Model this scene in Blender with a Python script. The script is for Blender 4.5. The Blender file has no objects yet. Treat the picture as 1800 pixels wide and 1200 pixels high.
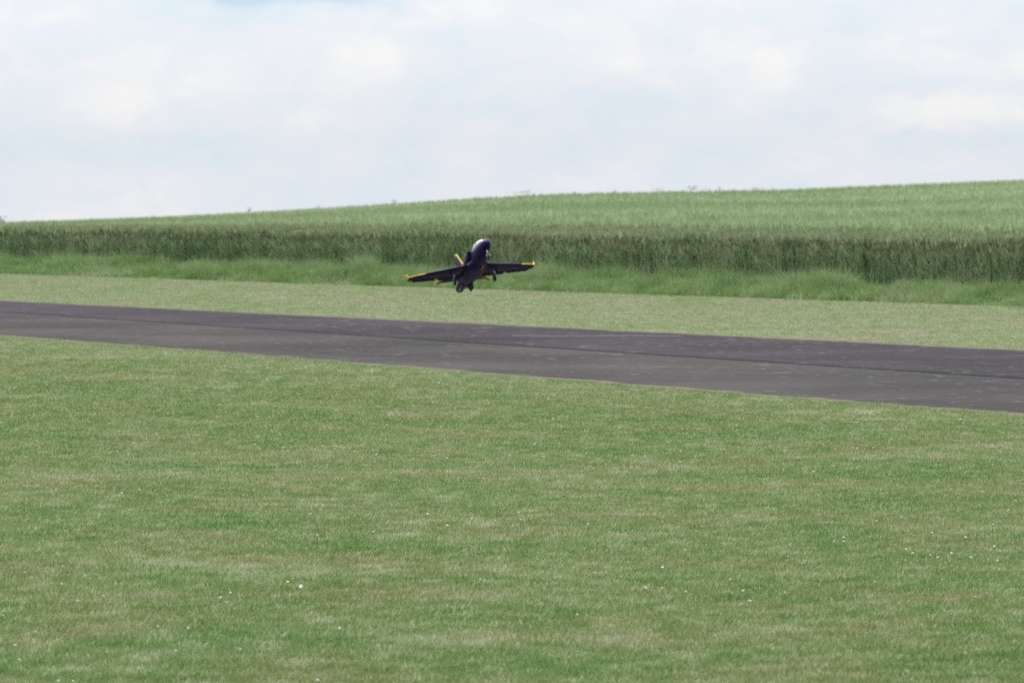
import bpy, bmesh, math, random
import numpy as np
from mathutils import Vector, Matrix, noise
random.seed(7); rng = np.random.default_rng(7)
S = bpy.context.scene
C = S.collection
R = math.radians

# ------------------------------------------------------------------ camera
EYE = 1.7
HY = 340.0          # picture row of eye level (1800 x 1200 photograph)
F = 8000.0          # focal length in photograph pixels
PITCH = math.atan((600 - HY) / F)
cam = bpy.data.cameras.new('camera'); co = bpy.data.objects.new('camera', cam); C.objects.link(co)
co.location = (0, 0, EYE); co.rotation_euler = (R(90) - PITCH, 0, 0)
cam.sensor_width = 36; cam.lens = F / 1800 * 36
cam.clip_start = 0.5; cam.clip_end = 6000
cam.dof.use_dof = True; cam.dof.focus_distance = 26.0; cam.dof.aperture_fstop = 8.0
S.camera = co

# ------------------------------------------------------------------ sky and sun
SUN_EL, SUN_AZ = R(50), R(-40)     # azimuth measured from +Y towards +X
w = bpy.data.worlds.new('World'); S.world = w; w.use_nodes = True
nt = w.node_tree; nt.nodes.clear()
def N(nt, t, **kw):
    n = nt.nodes.new(t)
    for k, v in kw.items():
        if k.startswith('i_'): n.inputs[k[2:]].default_value = v
        else: setattr(n, k, v)
    return n
L = nt.links.new
tc = N(nt, 'ShaderNodeTexCoord')
sky = N(nt, 'ShaderNodeTexSky', sky_type='NISHITA', sun_disc=False, sun_elevation=SUN_EL, sun_rotation=SUN_AZ,
        air_density=1.0, dust_density=2.0, ozone_density=1.0)
sep = N(nt, 'ShaderNodeSeparateXYZ'); L(tc.outputs['Generated'], sep.inputs[0])
def M(op, a, b=None, nt_=None, clamp=False):
    t = nt_ or nt
    n = t.nodes.new('ShaderNodeMath'); n.operation = op; n.use_clamp = clamp
    for i, v in enumerate((a, b)):
        if v is None: continue
        if isinstance(v, (int, float)): n.inputs[i].default_value = v
        else: t.links.new(v, n.inputs[i])
    return n.outputs[0]
zc = M('MAXIMUM', sep.outputs['Z'], 0.012)
cmb = N(nt, 'ShaderNodeCombineXYZ'); L(sep.outputs['X'], cmb.inputs[0]); L(sep.outputs['Y'], cmb.inputs[1]); L(zc, cmb.inputs[2])
L(cmb.outputs[0], sky.inputs[0])
bg1 = N(nt, 'ShaderNodeBackground'); L(sky.outputs[0], bg1.inputs[0]); bg1.inputs[1].default_value = 0.10
# cloud layer: overcast with the zenith brighter than the horizon, clumps of cloud by noise on the view direction
def dirnoise(scale, squash, detail, off, rough=0.5, dist=0.0):
    mp = N(nt, 'ShaderNodeMapping'); L(tc.outputs['Generated'], mp.inputs[0])
    mp.inputs['Scale'].default_value = (scale, scale, scale * squash); mp.inputs['Location'].default_value = off
    n = N(nt, 'ShaderNodeTexNoise', i_Scale=1.0, i_Detail=detail, i_Roughness=rough, i_Distortion=dist); L(mp.outputs[0], n.inputs[0])
    return n.outputs[0]
def ramp(fac, stops, nt_=None):
    t = nt_ or nt
    r = t.nodes.new('ShaderNodeValToRGB'); e = r.color_ramp.elements
    while len(e) < len(stops): e.new(0.5)
    for i, (p, c) in enumerate(stops): e[i].position = p; e[i].color = (*c, 1)
    t.links.new(fac, r.inputs[0]); return r.outputs[0]
def mix(a, b, f, nt_=None, mode='MIX'):
    t = nt_ or nt
    m = t.nodes.new('ShaderNodeMix'); m.data_type = 'RGBA'; m.blend_type = mode
    for sock, v in ((m.inputs[0], f), (m.inputs[6], a), (m.inputs[7], b)):
        if isinstance(v, (int, float)): sock.default_value = v
        elif isinstance(v, tuple): sock.default_value = (*v, 1)
        else: t.links.new(v, sock)
    return m.outputs[2]
n1 = dirnoise(22, 2.2, 4.5, (3.1, 0, 1.3), 0.55, 0.3)
n2 = dirnoise(60, 2.0, 5.0, (1.1, 4, 7.3), 0.55, 0.5)
n3 = dirnoise(9, 3.5, 2.0, (9.1, 2, 0.3))
fsum = M('ADD', M('MULTIPLY', n1, 0.34), M('ADD', M('MULTIPLY', n2, 0.38), M('MULTIPLY', n3, 0.28)))
# individual clouds and gaps: (azimuth tangent, elevation tangent, half width, half height, amount)
CLOUDS = [(-.049, .0462, .021, .0052, -.70), (.060, .0275, .0062, .0055, 0.122), (.089, .0178, .0125, .0040, 0.137), (.093, .034, .012, .0075, 0.086), (.110, .028, .006, .004, 0.072),
    (-.0875, .0170, .011, .0048, 0.079), (-.0225, .0380, .011, .0026, 0.086), (-.029, .0260, .007, .007, 0.072), (.031, .0265, .024, .0050, 0.079), (.0, .031, .02, .003, 0.029),
    (.066, .0175, .010, .0035, -0.050), (.085, .0232, .014, .0020, -0.094), (.088, .0128, .016, .0014, -0.072), (.050, .038, .010, .0025, -0.058), (.100, .0105, .016, .0018, -0.029), (-.045, .0120, .022, .0040, 0.043), (-.07, .033, .015, .003, -0.036), (.02, .0420, .03, .003, -0.029)]
wx = M('MULTIPLY', M('SUBTRACT', dirnoise(110, 1.6, 3, (5, 2, 8), .55), .5), .016); wz = M('MULTIPLY', M('SUBTRACT', dirnoise(110, 1.6, 3, (15, 7, 1), .55), .5), .008)
yy_ = M('MAXIMUM', sep.outputs['Y'], 0.05)
ax = M('ADD', M('DIVIDE', sep.outputs['X'], yy_), wx); az = M('ADD', M('DIVIDE', sep.outputs['Z'], yy_), wz)
for (cx, cz, rx, rz, am) in CLOUDS:
    d2 = M('ADD', M('POWER', M('ABSOLUTE', M('DIVIDE', M('SUBTRACT', ax, cx), rx)), 2), M('POWER', M('ABSOLUTE', M('DIVIDE', M('SUBTRACT', az, cz), rz)), 2))
    fsum = M('ADD', fsum, M('MULTIPLY', M('POWER', 2.718, M('MULTIPLY', d2, -1)), am))
ccol = ramp(fsum, [(0.20, (0.54, 0.68, 0.82)), (0.39, (0.68, 0.785, 0.885)), (0.48, (0.745, 0.81, 0.885)), (0.56, (0.795, 0.83, 0.890)), (0.66, (0.885, 0.890, 0.905))])
zen = M('ADD', 0.97, M('MULTIPLY', zc, 2.1))
bg2 = N(nt, 'ShaderNodeBackground'); L(ccol, bg2.inputs[0]); L(zen, bg2.inputs[1])
mx = N(nt, 'ShaderNodeMixShader'); mx.inputs[0].default_value = 0.86
L(bg1.outputs[0], mx.inputs[1]); L(bg2.outputs[0], mx.inputs[2])
ow = N(nt, 'ShaderNodeOutputWorld'); L(mx.outputs[0], ow.inputs[0])

sd = bpy.data.lights.new('sun', 'SUN'); sd.energy = 1.3; sd.angle = R(24); sd.color = (1.0, 0.96, 0.90)
so = bpy.data.objects.new('sun', sd); C.objects.link(so)
sv = Vector((math.sin(SUN_AZ) * math.cos(SUN_EL), math.cos(SUN_AZ) * math.cos(SUN_EL), math.sin(SUN_EL)))
so.rotation_euler = sv.to_track_quat('Z', 'Y').to_euler()

S.view_settings.view_transform = 'Standard'; S.view_settings.look = 'None'
S.view_settings.exposure = 0.12; S.view_settings.gamma = 1.0; S.view_settings.use_curve_mapping = False
S.render.engine = 'CYCLES'; S.cycles.max_bounces = 6; S.cycles.use_denoising = False
S.cycles.pixel_filter_type = 'BLACKMAN_HARRIS'; S.cycles.filter_width = 1.5

# ------------------------------------------------------------------ helpers
def tag(o, label=None, cat=None, group=None, kind=None):
    if label: o['label'] = label
    if cat: o['category'] = cat
    if group: o['group'] = group
    if kind: o['kind'] = kind
    return o
def link(o, parent=None):
    C.objects.link(o)
    if parent: o.parent = parent
    return o
def mat(name, build):
    m = bpy.data.materials.new(name); m.use_nodes = True
    t = m.node_tree; b = t.nodes['Principled BSDF']; build(t, b); return m
def tnoise(t, scale, detail=3, rough=.5, vec=None, dist=0.0, sc3=None, off=(0, 0, 0)):
    tcn = t.nodes.new('ShaderNodeTexCoord'); mp = t.nodes.new('ShaderNodeMapping')
    t.links.new(vec or tcn.outputs['Object'], mp.inputs[0])
    mp.inputs['Scale'].default_value = sc3 or (1, 1, 1); mp.inputs['Location'].default_value = off
    n = t.nodes.new('ShaderNodeTexNoise'); n.inputs['Scale'].default_value = scale; n.inputs['Detail'].default_value = detail
    n.inputs['Roughness'].default_value = rough; n.inputs['Distortion'].default_value = dist
    t.links.new(mp.outputs[0], n.inputs[0]); return n.outputs[0]
def attr(t, name):
    a = t.nodes.new('ShaderNodeAttribute'); a.attribute_name = name; return a.outputs['Fac']
def gp(px, py, z=0.0):
    """point at height z seen at photograph pixel (px, py)"""
    d = F * (EYE - z) / (py - HY)
    return Vector(((px - 900) / F * d, d, z))

# ------------------------------------------------------------------ terrain
VP = np.array((-10.8, 96.0)); VD = np.array((18.45, -28.0)); VD /= np.linalg.norm(VD); VN = np.array((-VD[1], VD[0]))
if VN[1] < 0: VN = -VN
CROP = 0.88
_px = np.array([0, 200, 400, 600, 800, 950, 1100, 1380, 1500, 1800.]); _sy = np.array([396, 389, 376.5, 363, 349, 340, 336.8, 333.5, 327, 315.5])
_X = (_px - 900) / F * 220; _Z = EYE + (HY - _sy) * 220 / F - CROP
_X = np.concatenate(([-400, -120, -60], _X, [60, 120, 400])); _Z = np.concatenate(([-6, -2.2, -1.2], _Z, [2.2, 3.0, 4.5]))
_gx = np.linspace(-400, 400, 3201); _gz = np.interp(_gx, _X, _Z)
_k = np.hanning(17); _k /= _k.sum(); _gz = np.convolve(np.pad(_gz, 8, mode='edge'), _k, mode='valid')
def q_of(x, y): return (x - VP[0]) * VN[0] + (y - VP[1]) * VN[1]
def ground_z(x, y):
    x = np.asarray(x, float); y = np.asarray(y, float)
    q = q_of(x, y); hc = np.interp(x, _gx, _gz)
    qq = np.maximum(q, 0)
    t = qq / (qq + VN[1] * np.maximum(220 - y, 0) + 1e-6)
    t = np.where(q <= 0, 0, np.minimum(t, 1)); t = np.where(y >= 220, np.where(q > 0, 1, 0), t)
    u = np.maximum(y - 220, 0)
    drop = np.where(u < 60, 0.0004 * u * u, 1.44 + 0.048 * (u - 60))
    un = 0.05 * np.sin(x * .21 + y * .09) * np.sin(y * .13 - x * .05) * np.clip(qq / 20, 0, 1)
    return hc * t - drop * np.clip(qq / 20, 0, 1) + un

def grid_mesh(name, xs, ys, zf, m):
    XX, YY = np.meshgrid(xs, ys); ZZ = zf(XX, YY)
    v = np.stack((XX, YY, ZZ), -1).reshape(-1, 3); nx, ny = len(xs), len(ys)
    i = np.arange(nx - 1)[None, :] + nx * np.arange(ny - 1)[:, None]
    f = np.stack((i, i + 1, i + 1 + nx, i + nx), -1).reshape(-1, 4)
    me = bpy.data.meshes.new(name); me.from_pydata(v.tolist(), [], f.tolist()); me.materials.append(m)
    me.polygons.foreach_set('use_smooth', np.ones(len(f), bool))
    return me

# lawn colours shared by the soil sheet and the blades
def patch_fac(t):
    a = tnoise(t, 0.9, 5, .66, dist=.5); b = tnoise(t, 4.2, 4, .66, off=(5, 3, 0)); c = tnoise(t, 0.13, 3, .5, off=(1, 9, 0))
    return M('ADD', M('MULTIPLY', a, .47, t), M('ADD', M('MULTIPLY', b, .42, t), M('MULTIPLY', c, .11, t), t), t)
def far_fac(t):
    """0 on the near lawn, 1 on the dry strip beyond the runway (object coordinates, a place not a depth)"""
    tcn = t.nodes.new('ShaderNodeTexCoord'); sp = t.nodes.new('ShaderNodeSeparateXYZ'); t.links.new(tcn.outputs['Object'], sp.inputs[0])
    q = M('ADD', M('MULTIPLY', sp.outputs[0], float(VN[0]), t), M('MULTIPLY', sp.outputs[1], float(VN[1]), t), t)
    q0 = float(VP @ VN)
    return M('MULTIPLY', M('SUBTRACT', q, q0 - 23.0, t), 0.22, t, True)
def lawn_colour(t, k):
    pf = patch_fac(t)
    k0 = k; k = k * .90
    near = ramp(pf, [(.37, (.104 * k, .198 * k, .042 * k)), (.455, (.165 * k, .262 * k, .074 * k)), (.54, (.240 * k, .305 * k, .122 * k)), (.59, (.345 * k, .385 * k, .228 * k)), (.65, (.50 * k, .54 * k, .39 * k))], t)
    hue = M('MULTIPLY', M('SUBTRACT', tnoise(t, 1.1, 4, .6, off=(21, 4, 0)), .46, t), 4.5, t, True)
    near = mix(near, mix(near, (.30 * k, .265 * k, .135 * k), .55, t), hue, t)
    near = mix(near, (1.03, 1.0, .90), 1.0, t, 'MULTIPLY')
    lush = M('MULTIPLY', M('SUBTRACT', tnoise(t, .45, 4, .6, off=(2, 31, 0)), .49, t), 5, t, True)
    near = mix(near, mix(near, (.10 * k, .25 * k, .05 * k), .38, t), lush, t)
    k = k0 * .9
    far = ramp(pf, [(.36, (.215 * k, .305 * k, .100 * k)), (.46, (.290 * k, .358 * k, .148 * k)), (.55, (.365 * k, .390 * k, .225 * k)), (.62, (.50 * k, .46 * k, .32 * k))], t)
    pink = M('MULTIPLY', M('SUBTRACT', tnoise(t, .45, 4, .62, off=(41, 4, 0)), .50, t), 5, t, True)
    far = mix(far, mix(far, (.44 * k, .34 * k, .25 * k), .6, t), pink, t)
    return mix(near, far, far_fac(t), t)
def b_soil(t, b):
    c = lawn_colour(t, .62)
    fine = tnoise(t, 30, 4, .6)
    c = mix(c, (.12, .11, .06), M('MULTIPLY', fine, .4, t), t)
    t.links.new(c, b.inputs['Base Color']); b.inputs['Roughness'].default_value = .95
    b.inputs['Specular IOR Level'].default_value = 0.1
m_soil = mat('lawn_soil', b_soil)
xs = np.concatenate((np.linspace(-400, -60, 18)[:-1], np.linspace(-60, 60, 121), np.linspace(60, 400, 18)[1:]))
ys = np.concatenate((np.linspace(-60, 60, 41)[:-1], np.linspace(60, 300, 161), np.linspace(300, 1500, 61)[1:]))
g = link(bpy.data.objects.new('ground', grid_mesh('ground', xs, ys, ground_z, m_soil)))
tag(g, kind='structure')

# ------------------------------------------------------------------ runway
def b_asphalt(t, b):
    v = attr(t, 'across'); u = attr(t, 'along')
    cmbn = t.nodes.new('ShaderNodeCombineXYZ')
    tcn = t.nodes.new('ShaderNodeTexCoord'); ob = tcn.outputs['Object']
    big = tnoise(t, .35, 4, .6); mid = tnoise(t, 1.6, 4, .6, off=(3, 3, 0)); fine = tnoise(t, 26, 3, .6)
    nearc = ramp(big, [(.35, (.053, .045, .042)), (.5, (.068, .058, .054)), (.65, (.086, .073, .067))], t)
    farc = ramp(big, [(.35, (.046, .038, .040)), (.5, (.057, .047, .050)), (.65, (.070, .058, .060))], t)
    wob = M('MULTIPLY', M('SUBTRACT', tnoise(t, .8, 3), .5, t), .006, t)
    vv = M('ADD', v, wob, t)
    side = M('MULTIPLY', M('SUBTRACT', vv, .497, t), 300, t, True)
    c = mix(nearc, farc, side, t)
    c = mix(c, (.060, .066, .058), M('MULTIPLY', M('SUBTRACT', mid, .5, t), 1.2, t, True), t)
    # seam between the two lanes
    dist = M('ABSOLUTE', M('SUBTRACT', vv, .5, t), None, t)
    seam = M('SUBTRACT', 1.0, M('MULTIPLY', dist, 62, t), t, True)
    c = mix(c, (.014, .013, .013), M('MULTIPLY', seam, .9, t), t)
    green = M('MULTIPLY', M('SUBTRACT', 1.0, M('MULTIPLY', M('ABSOLUTE', M('SUBTRACT', vv, .475, t), None, t), 38, t), t, True), .55, t)
    c = mix(c, (.066, .072, .066), green, t)
    # pale scuffs and specks
    s1 = tnoise(t, 3.4, 3, .55, off=(7, 1, 0)); s2 = tnoise(t, 5.6, 2, .5, off=(2, 8, 0)); reg = tnoise(t, .25, 2, .5, off=(11, 0, 0))
    th = M('SUBTRACT', .700, M('MULTIPLY', reg, .11, t), t)
    sp1 = M('MULTIPLY', M('SUBTRACT', s1, th, t), 14, t, True)
    sp2 = M('MULTIPLY', M('SUBTRACT', s2, M('ADD', th, .01, t), t), 14, t, True)
    c = mix(c, (.26, .25, .225), M('MULTIPLY', M('MAXIMUM', sp1, sp2, t), .48, t), t)
    # dust and moss creeping in from the verges
    edge = M('MINIMUM', v, M('SUBTRACT', 1.0, v, t), t)
    e = M('MULTIPLY', M('SUBTRACT', M('MULTIPLY', tnoise(t, 2.5, 4, .65, off=(1, 1, 5)), .07, t), edge, t), 60, t, True)
    c = mix(c, (.19, .165, .105), M('MULTIPLY', e, .8, t), t)
    c = mix(c, (.08, .076, .076), M('MULTIPLY', M('SUBTRACT', fine, .45, t), .8, t, True), t)
    t.links.new(c, b.inputs['Base Color']); b.inputs['Roughness'].default_value = 1.0
    b.inputs['Specular IOR Level'].default_value = .04
    bp = t.nodes.new('ShaderNodeBump'); bp.inputs['Distance'].default_value = .004; t.links.new(fine, bp.inputs['Height']); t.links.new(bp.outputs[0], b.inputs['Normal'])
m_asph = mat('asphalt', b_asphalt)
def line_pts(a, b_):  # two photograph pixels on the ground -> world line
    return np.array(gp(*a)[:2]), np.array(gp(*b_)[:2])
NEAR = line_pts((0, 592), (1800, 733)); SEAM = line_pts((200, 562), (1800, 667)); FAR = line_pts((0, 530), (1800, 617))
def along(Lp, s):   # s in metres of world Y, measured the same for the three lines via projection on VD
    a, b_ = Lp; d = (b_ - a) / np.linalg.norm(b_ - a); k = (s - a @ VD) / (d @ VD); return a + d * k
ns = 1400; ss = np.linspace(-150, 110, ns); vs = [0, .03, .25, .47, .5, .53, .75, .97, 1.0]
verts = []; va = []; ua = []
for s in ss:
    a, m_, f_ = along(NEAR, s), along(SEAM, s), along(FAR, s)
    ja = 0.11 * noise.noise(Vector((s * .6, 0, 0))) + .04 * noise.noise(Vector((s * 4, 3, 0)))
    jf = 0.11 * noise.noise(Vector((s * .6, 9, 0))) + .04 * noise.noise(Vector((s * 4, 13, 0)))
    a = a - VN * ja; f_ = f_ + VN * jf
    for v in vs:
        p = a + (m_ - a) * (v / .5) if v <= .5 else m_ + (f_ - m_) * ((v - .5) / .5)
        # gentle step where the far lane was laid over the near one
        z = .006 + (.012 if v > .5 else 0.0)
        verts.append((p[0], p[1], z)); va.append(v); ua.append(s)
nv = len(vs); faces = [(i * nv + j, (i + 1) * nv + j, (i + 1) * nv + j + 1, i * nv + j + 1) for i in range(ns - 1) for j in range(nv - 1)]
me = bpy.data.meshes.new('runway'); me.from_pydata(verts, [], faces); me.materials.append(m_asph)
me.attributes.new('across', 'FLOAT', 'POINT').data.foreach_set('value', va); me.attributes.new('along', 'FLOAT', 'POINT').data.foreach_set('value', ua)
tag(link(bpy.data.objects.new('runway', me)), kind='structure')
# thin pale crack crossing the far lane
pts = [gp(px, py) for px, py in [(900, 593.5), (960, 594), (1040, 594), (1120, 593.2), (1200, 594.2)]]
cv = []; cf = []
for i, p in enumerate(pts):
    wdt = .035 + .01 * (i % 2)
    cv += [(p.x, p.y - 3 * wdt, .0225), (p.x, p.y + 3 * wdt, .0225)]
    if i: cf.append((2 * i - 2, 2 * i, 2 * i + 1, 2 * i - 1))
me = bpy.data.meshes.new('runway_crack'); me.from_pydata(cv, [], cf)
me.materials.append(mat('crack_dust', lambda t, b: (b.inputs['Base Color'].__setattr__('default_value', (.115, .10, .115, 1)), b.inputs['Roughness'].__setattr__('default_value', .95))))
tag(link(bpy.data.objects.new('runway_crack', me)), kind='structure')

def runway_coord(x, y):
    """signed distances: outside near edge (+ = towards camera), outside far edge (+ = away)"""
    def sd_(Lp):
        a, b_ = Lp; d = (b_ - a) / np.linalg.norm(b_ - a); n = np.array((-d[1], d[0])); n = n if n[1] > 0 else -n
        return (x - a[0]) * n[0] + (y - a[1]) * n[1]
    return -sd_(NEAR), sd_(FAR)

# ------------------------------------------------------------------ blades
# coarse noise lookup for speed
_NG = {}
def gnoise(x, y, f, seed):
    key = (f, seed)
    if key not in _NG:
        n_ = 256; _NG[key] = np.array([[noise.noise(Vector((i * .25 + seed * 13.1, j * .25, seed))) for j in range(n_)] for i in range(n_)])
    G = _NG[key]; a = (x * f * 4 + 131.3) % 255; b_ = (y * f * 4) % 255; i = a.astype(int); j = b_.astype(int); fa = a - i; fb = b_ - j
    i2 = (i + 1) % 256; j2 = (j + 1) % 256
    return G[i, j] * (1 - fa) * (1 - fb) + G[i2, j] * fa * (1 - fb) + G[i, j2] * (1 - fa) * fb + G[i2, j2] * fa * fb
def ctint(x, y, f=3.0, k=.55):
    return np.clip(.5 + k * 1.6 * gnoise(x, y, f, 21) + (rng.random(len(x)) - .5) * .9, 0, 1)
def make_blades(name, P, H, W, lean, m, yaw=None, segs=2, tint=None, curve=.5, parent=None, hfrac=None):
    """P (n,3) roots, H heights, W widths, lean (n,2) horizontal tip offset as fraction of H -> one mesh"""
    n = len(P); yaw = rng.uniform(0, 2 * np.pi, n) if yaw is None else yaw
    sx, sy = np.cos(yaw) * W * .5, np.sin(yaw) * W * .5
    rows = []
    ts = [0, .55, 1.0] if segs == 2 else [0, 1.0]
    for t in ts:
        off = lean * (H * t ** (1 + curve))[:, None]
        cx, cy, cz = P[:, 0] + off[:, 0], P[:, 1] + off[:, 1], P[:, 2] + H * t * (1 - .25 * np.clip(np.hypot(lean[:, 0], lean[:, 1]), 0, 2) * t)
        if t < 1:
            k = 1.0 if t == 0 else .8
            rows.append(np.stack((cx - sx * k, cy - sy * k, cz), -1)); rows.append(np.stack((cx + sx * k, cy + sy * k, cz), -1))
        else: rows.append(np.stack((cx, cy, cz), -1))
    V = np.stack(rows, 1); nvp = V.shape[1]; base = np.arange(n)[:, None] * nvp
    if segs == 2: T = np.array([[0, 1, 3], [0, 3, 2], [2, 3, 4]]); hv = np.array([0, 0, .55, .55, 1.])
    else: T = np.array([[0, 1, 2]]); hv = np.array([0, 0, 1.])
    idx = (base[:, :, None] + T[None]).reshape(-1)
    me = bpy.data.meshes.new(name); me.vertices.add(n * nvp); me.vertices.foreach_set('co', V.reshape(-1).astype(np.float32))
    nt_ = n * len(T); me.loops.add(nt_ * 3); me.loops.foreach_set('vertex_index', idx.astype(np.int32))
    me.polygons.add(nt_); me.polygons.foreach_set('loop_start', np.arange(0, nt_ * 3, 3, dtype=np.int32))
    try: me.polygons.foreach_set('loop_total', np.full(nt_, 3, dtype=np.int32))
    except Exception: pass
    me.update(calc_edges=True)
    tint = rng.random(n) if tint is None else tint
    me.attributes.new('tint', 'FLOAT', 'POINT').data.foreach_set('value', np.repeat(tint, nvp).astype(np.float32))
    me.attributes.new('up', 'FLOAT', 'POINT').data.foreach_set('value', np.tile(hv, n).astype(np.float32))
    me.materials.append(m)
    return link(bpy.data.objects.new(name, me), parent)
def leafy(t, b, col, trans=.35, rough=.6, spec=.25):
    t.links.new(col, b.inputs['Base Color']); b.inputs['Roughness'].default_value = rough; b.inputs['Specular IOR Level'].default_value = spec
    tr = t.nodes.new('ShaderNodeBsdfTranslucent'); t.links.new(col, tr.inputs[0]); mxn = t.nodes.new('ShaderNodeMixShader')
    mxn.inputs[0].default_value = trans; t.links.new(b.outputs[0], mxn.inputs[1]); t.links.new(tr.outputs[0], mxn.inputs[2])
    t.links.new(mxn.outputs[0], t.nodes['Material Output'].inputs[0])
def b_blade(t, b):
    c = lawn_colour(t, 1.0); tn = attr(t, 'tint')
    c = mix(c, mix(c, (.62, .60, .42), .65, t), M('MULTIPLY', M('SUBTRACT', tn, .70, t), 3.3, t, True), t)
    c = mix(c, mix(c, (.06, .14, .03), .6, t), M('MULTIPLY', M('SUBTRACT', .30, tn, t), 3.3, t, True), t)
    leafy(t, b, c)
m_blade = mat('grass_blade', b_blade)

def fan_points(n, y0, y1, margin=1.6, power=2.0, half=.1135):
    # sample depth with density per m^2 ~ 1/y^power
    u = rng.random(n)
    k = 2 - power
    y = (y0 ** k + u * (y1 ** k - y0 ** k)) ** (1 / k) if abs(k) > 1e-6 else y0 * (y1 / y0) ** u
    x = rng.uniform(-1, 1, n) * (half * y + margin)
    return x, y
def lawn_part(name, n, y0, y1, keep, hmul=1.0, wmul=1.0, power=1.6):
    x, y = fan_points(n, y0, y1, power=power)
    k = keep(x, y); x, y = x[k], y[k]; n = len(x)
    z = np.zeros(n)
    H = rng.uniform(.012, .030, n) * hmul; W = rng.uniform(.0026, .0046, n) * np.maximum(1, y / 26) * wmul
    ln = rng.normal(0, .5, (n, 2)) + np.array([.15, 0])
    tn = ctint(x, y, 7.0, .35); bare = gp(785, 853); bd = ((x - bare.x) / .24) ** 2 + ((y - bare.y) / .30) ** 2 + .6 * np.sin(x * 60) * np.sin(y * 33)
    H = np.where(bd < 1, H * .35, H); tn = np.where(bd < 1, tn * .12, tn)
    o = make_blades(name, np.stack((x, y, z), -1), H, W, ln, m_blade, segs=2 if wmul <= 1 else 1, tint=tn)
    return o
def keep_near(x, y):
    a, f_ = runway_coord(x, y); e = np.array([noise.noise(Vector((float(p) * 1.3, float(q_) * 1.3, 0))) for p, q_ in zip(x, y)]) if len(x) < 5000 else .06 * np.sin(x * 7.3 + y * 2.1) + .05 * np.sin(x * 17.1 - y * 11)
    return a > .0 + e * 1.1
lawn = lawn_part('lawn_grass', 1250000, 14.2, 60, keep_near)
tag(lawn, 'short mown green grass with drier pale patches in front of the runway', 'grass', kind='stuff')
def keep_far(x, y):
    a, f_ = runway_coord(x, y); return (f_ > -.05 + .05 * np.sin(x * 9 + y * 3)) & (q_of(x, y) < .3)
lawn2 = lawn_part('dry_lawn_grass', 700000, 45, 101, keep_far, 1.0, 1.4, power=1.0)
tag(lawn2, 'paler drier mown grass strip between the runway and the tall verge', 'grass', kind='stuff')
# tufts that stand taller along both edges of the runway
def edge_grass(Lp, sgn, n):
    s = rng.uniform(-100, 40, n); a, b_ = Lp; d = (b_ - a) / np.linalg.norm(b_ - a)
    k = (s - a @ VD) / (d @ VD); off = np.abs(rng.normal(0, .10, n)) * sgn + .02 * sgn * -1
    nn = np.array((-d[1], d[0])); nn = nn if nn[1] > 0 else -nn
    p = a[None] + d[None] * k[:, None] + nn[None] * off[:, None]
    ok = (np.abs(p[:, 0]) < .1135 * p[:, 1] + 1.5) & (p[:, 1] > 25); return p[ok]
pa = np.concatenate((edge_grass(NEAR, -1, 60000), edge_grass(FAR, 1, 60000)))
nE = len(pa)
eg = make_blades('edge_grass', np.stack((pa[:, 0], pa[:, 1], np.zeros(nE)), -1), rng.uniform(.014, .042, nE) * (1 + .6 * np.sin(pa[:, 0] * 5) * np.sin(pa[:, 1] * 3)), rng.uniform(.004, .008, nE), rng.normal(0, .35, (nE, 2)), m_blade, segs=1)
tag(eg, 'slightly longer grass fringe along both edges of the asphalt runway', 'grass', kind='stuff')

# ------------------------------------------------------------------ tall verge
def vpt(s, q): return VP[None] + VD[None] * s[:, None] + VN[None] * q[:, None]
def in_fan(p, m_=2.0): return np.abs(p[:, 0]) < .1135 * p[:, 1] + m_
def fbm(x, y, f, seed=0):
    return np.array([noise.noise(Vector((float(a) * f + seed, float(b_) * f, seed * 1.7))) for a, b_ in zip(x, y)])
VW = 2.3    # verge width
def b_verge(t, b):
    tn = attr(t, 'tint'); up = attr(t, 'up')
    big = tnoise(t, .5, 4, .6); mid = tnoise(t, 2.2, 3, .6, off=(4, 4, 0))
    f = M('ADD', M('MULTIPLY', big, .55, t), M('MULTIPLY', mid, .45, t), t)
    c = ramp(f, [(.37, (.108, .182, .047)), (.45, (.162, .262, .070)), (.53, (.210, .300, .106)), (.62, (.300, .335, .165))], t)
    c = mix(c, mix(c, (.42, .50, .30), .6, t), M('MULTIPLY', M('SUBTRACT', tn, .6, t), 2.2, t, True), t)
    c = mix(c, mix(c, (.22, .25, .11), .6, t), M('MULTIPLY', M('SUBTRACT', .12, tn, t), 8, t, True), t)
    leafy(t, b, c)
m_verge = mat('verge_blade', b_verge)
n = 260000; s = rng.uniform(-6, 42, n); qv = rng.uniform(0, 1, n) ** .8 * (VW + .5)
p = vpt(s, qv); ok = in_fan(p); p, qv = p[ok], qv[ok]; n = len(p)
clump = gnoise(p[:, 0], p[:, 1], .9, 1) + .6 * gnoise(p[:, 0], p[:, 1], 2.7, 2)
prof = np.clip(.35 + qv / 1.1, .35, 1.0)
Hh = .27 * prof * (1 + 1.1 * clump) * rng.uniform(.5, 1.35, n); Hh = np.maximum(Hh, .05)
front = .14 * gnoise(p[:, 0], p[:, 1], .6, 4)
vg = make_blades('verge_grass', np.stack((p[:, 0] - VN[0] * front, p[:, 1] - VN[1] * front, ground_z(p[:, 0], p[:, 1])), -1), Hh, rng.uniform(.008, .018, n), rng.normal(0, .34, (n, 2)), m_verge, tint=ctint(p[:, 0], p[:, 1]))
tag(vg, 'tall unmown bright green grass verge in front of the wheat', 'grass', kind='stuff')
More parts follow.
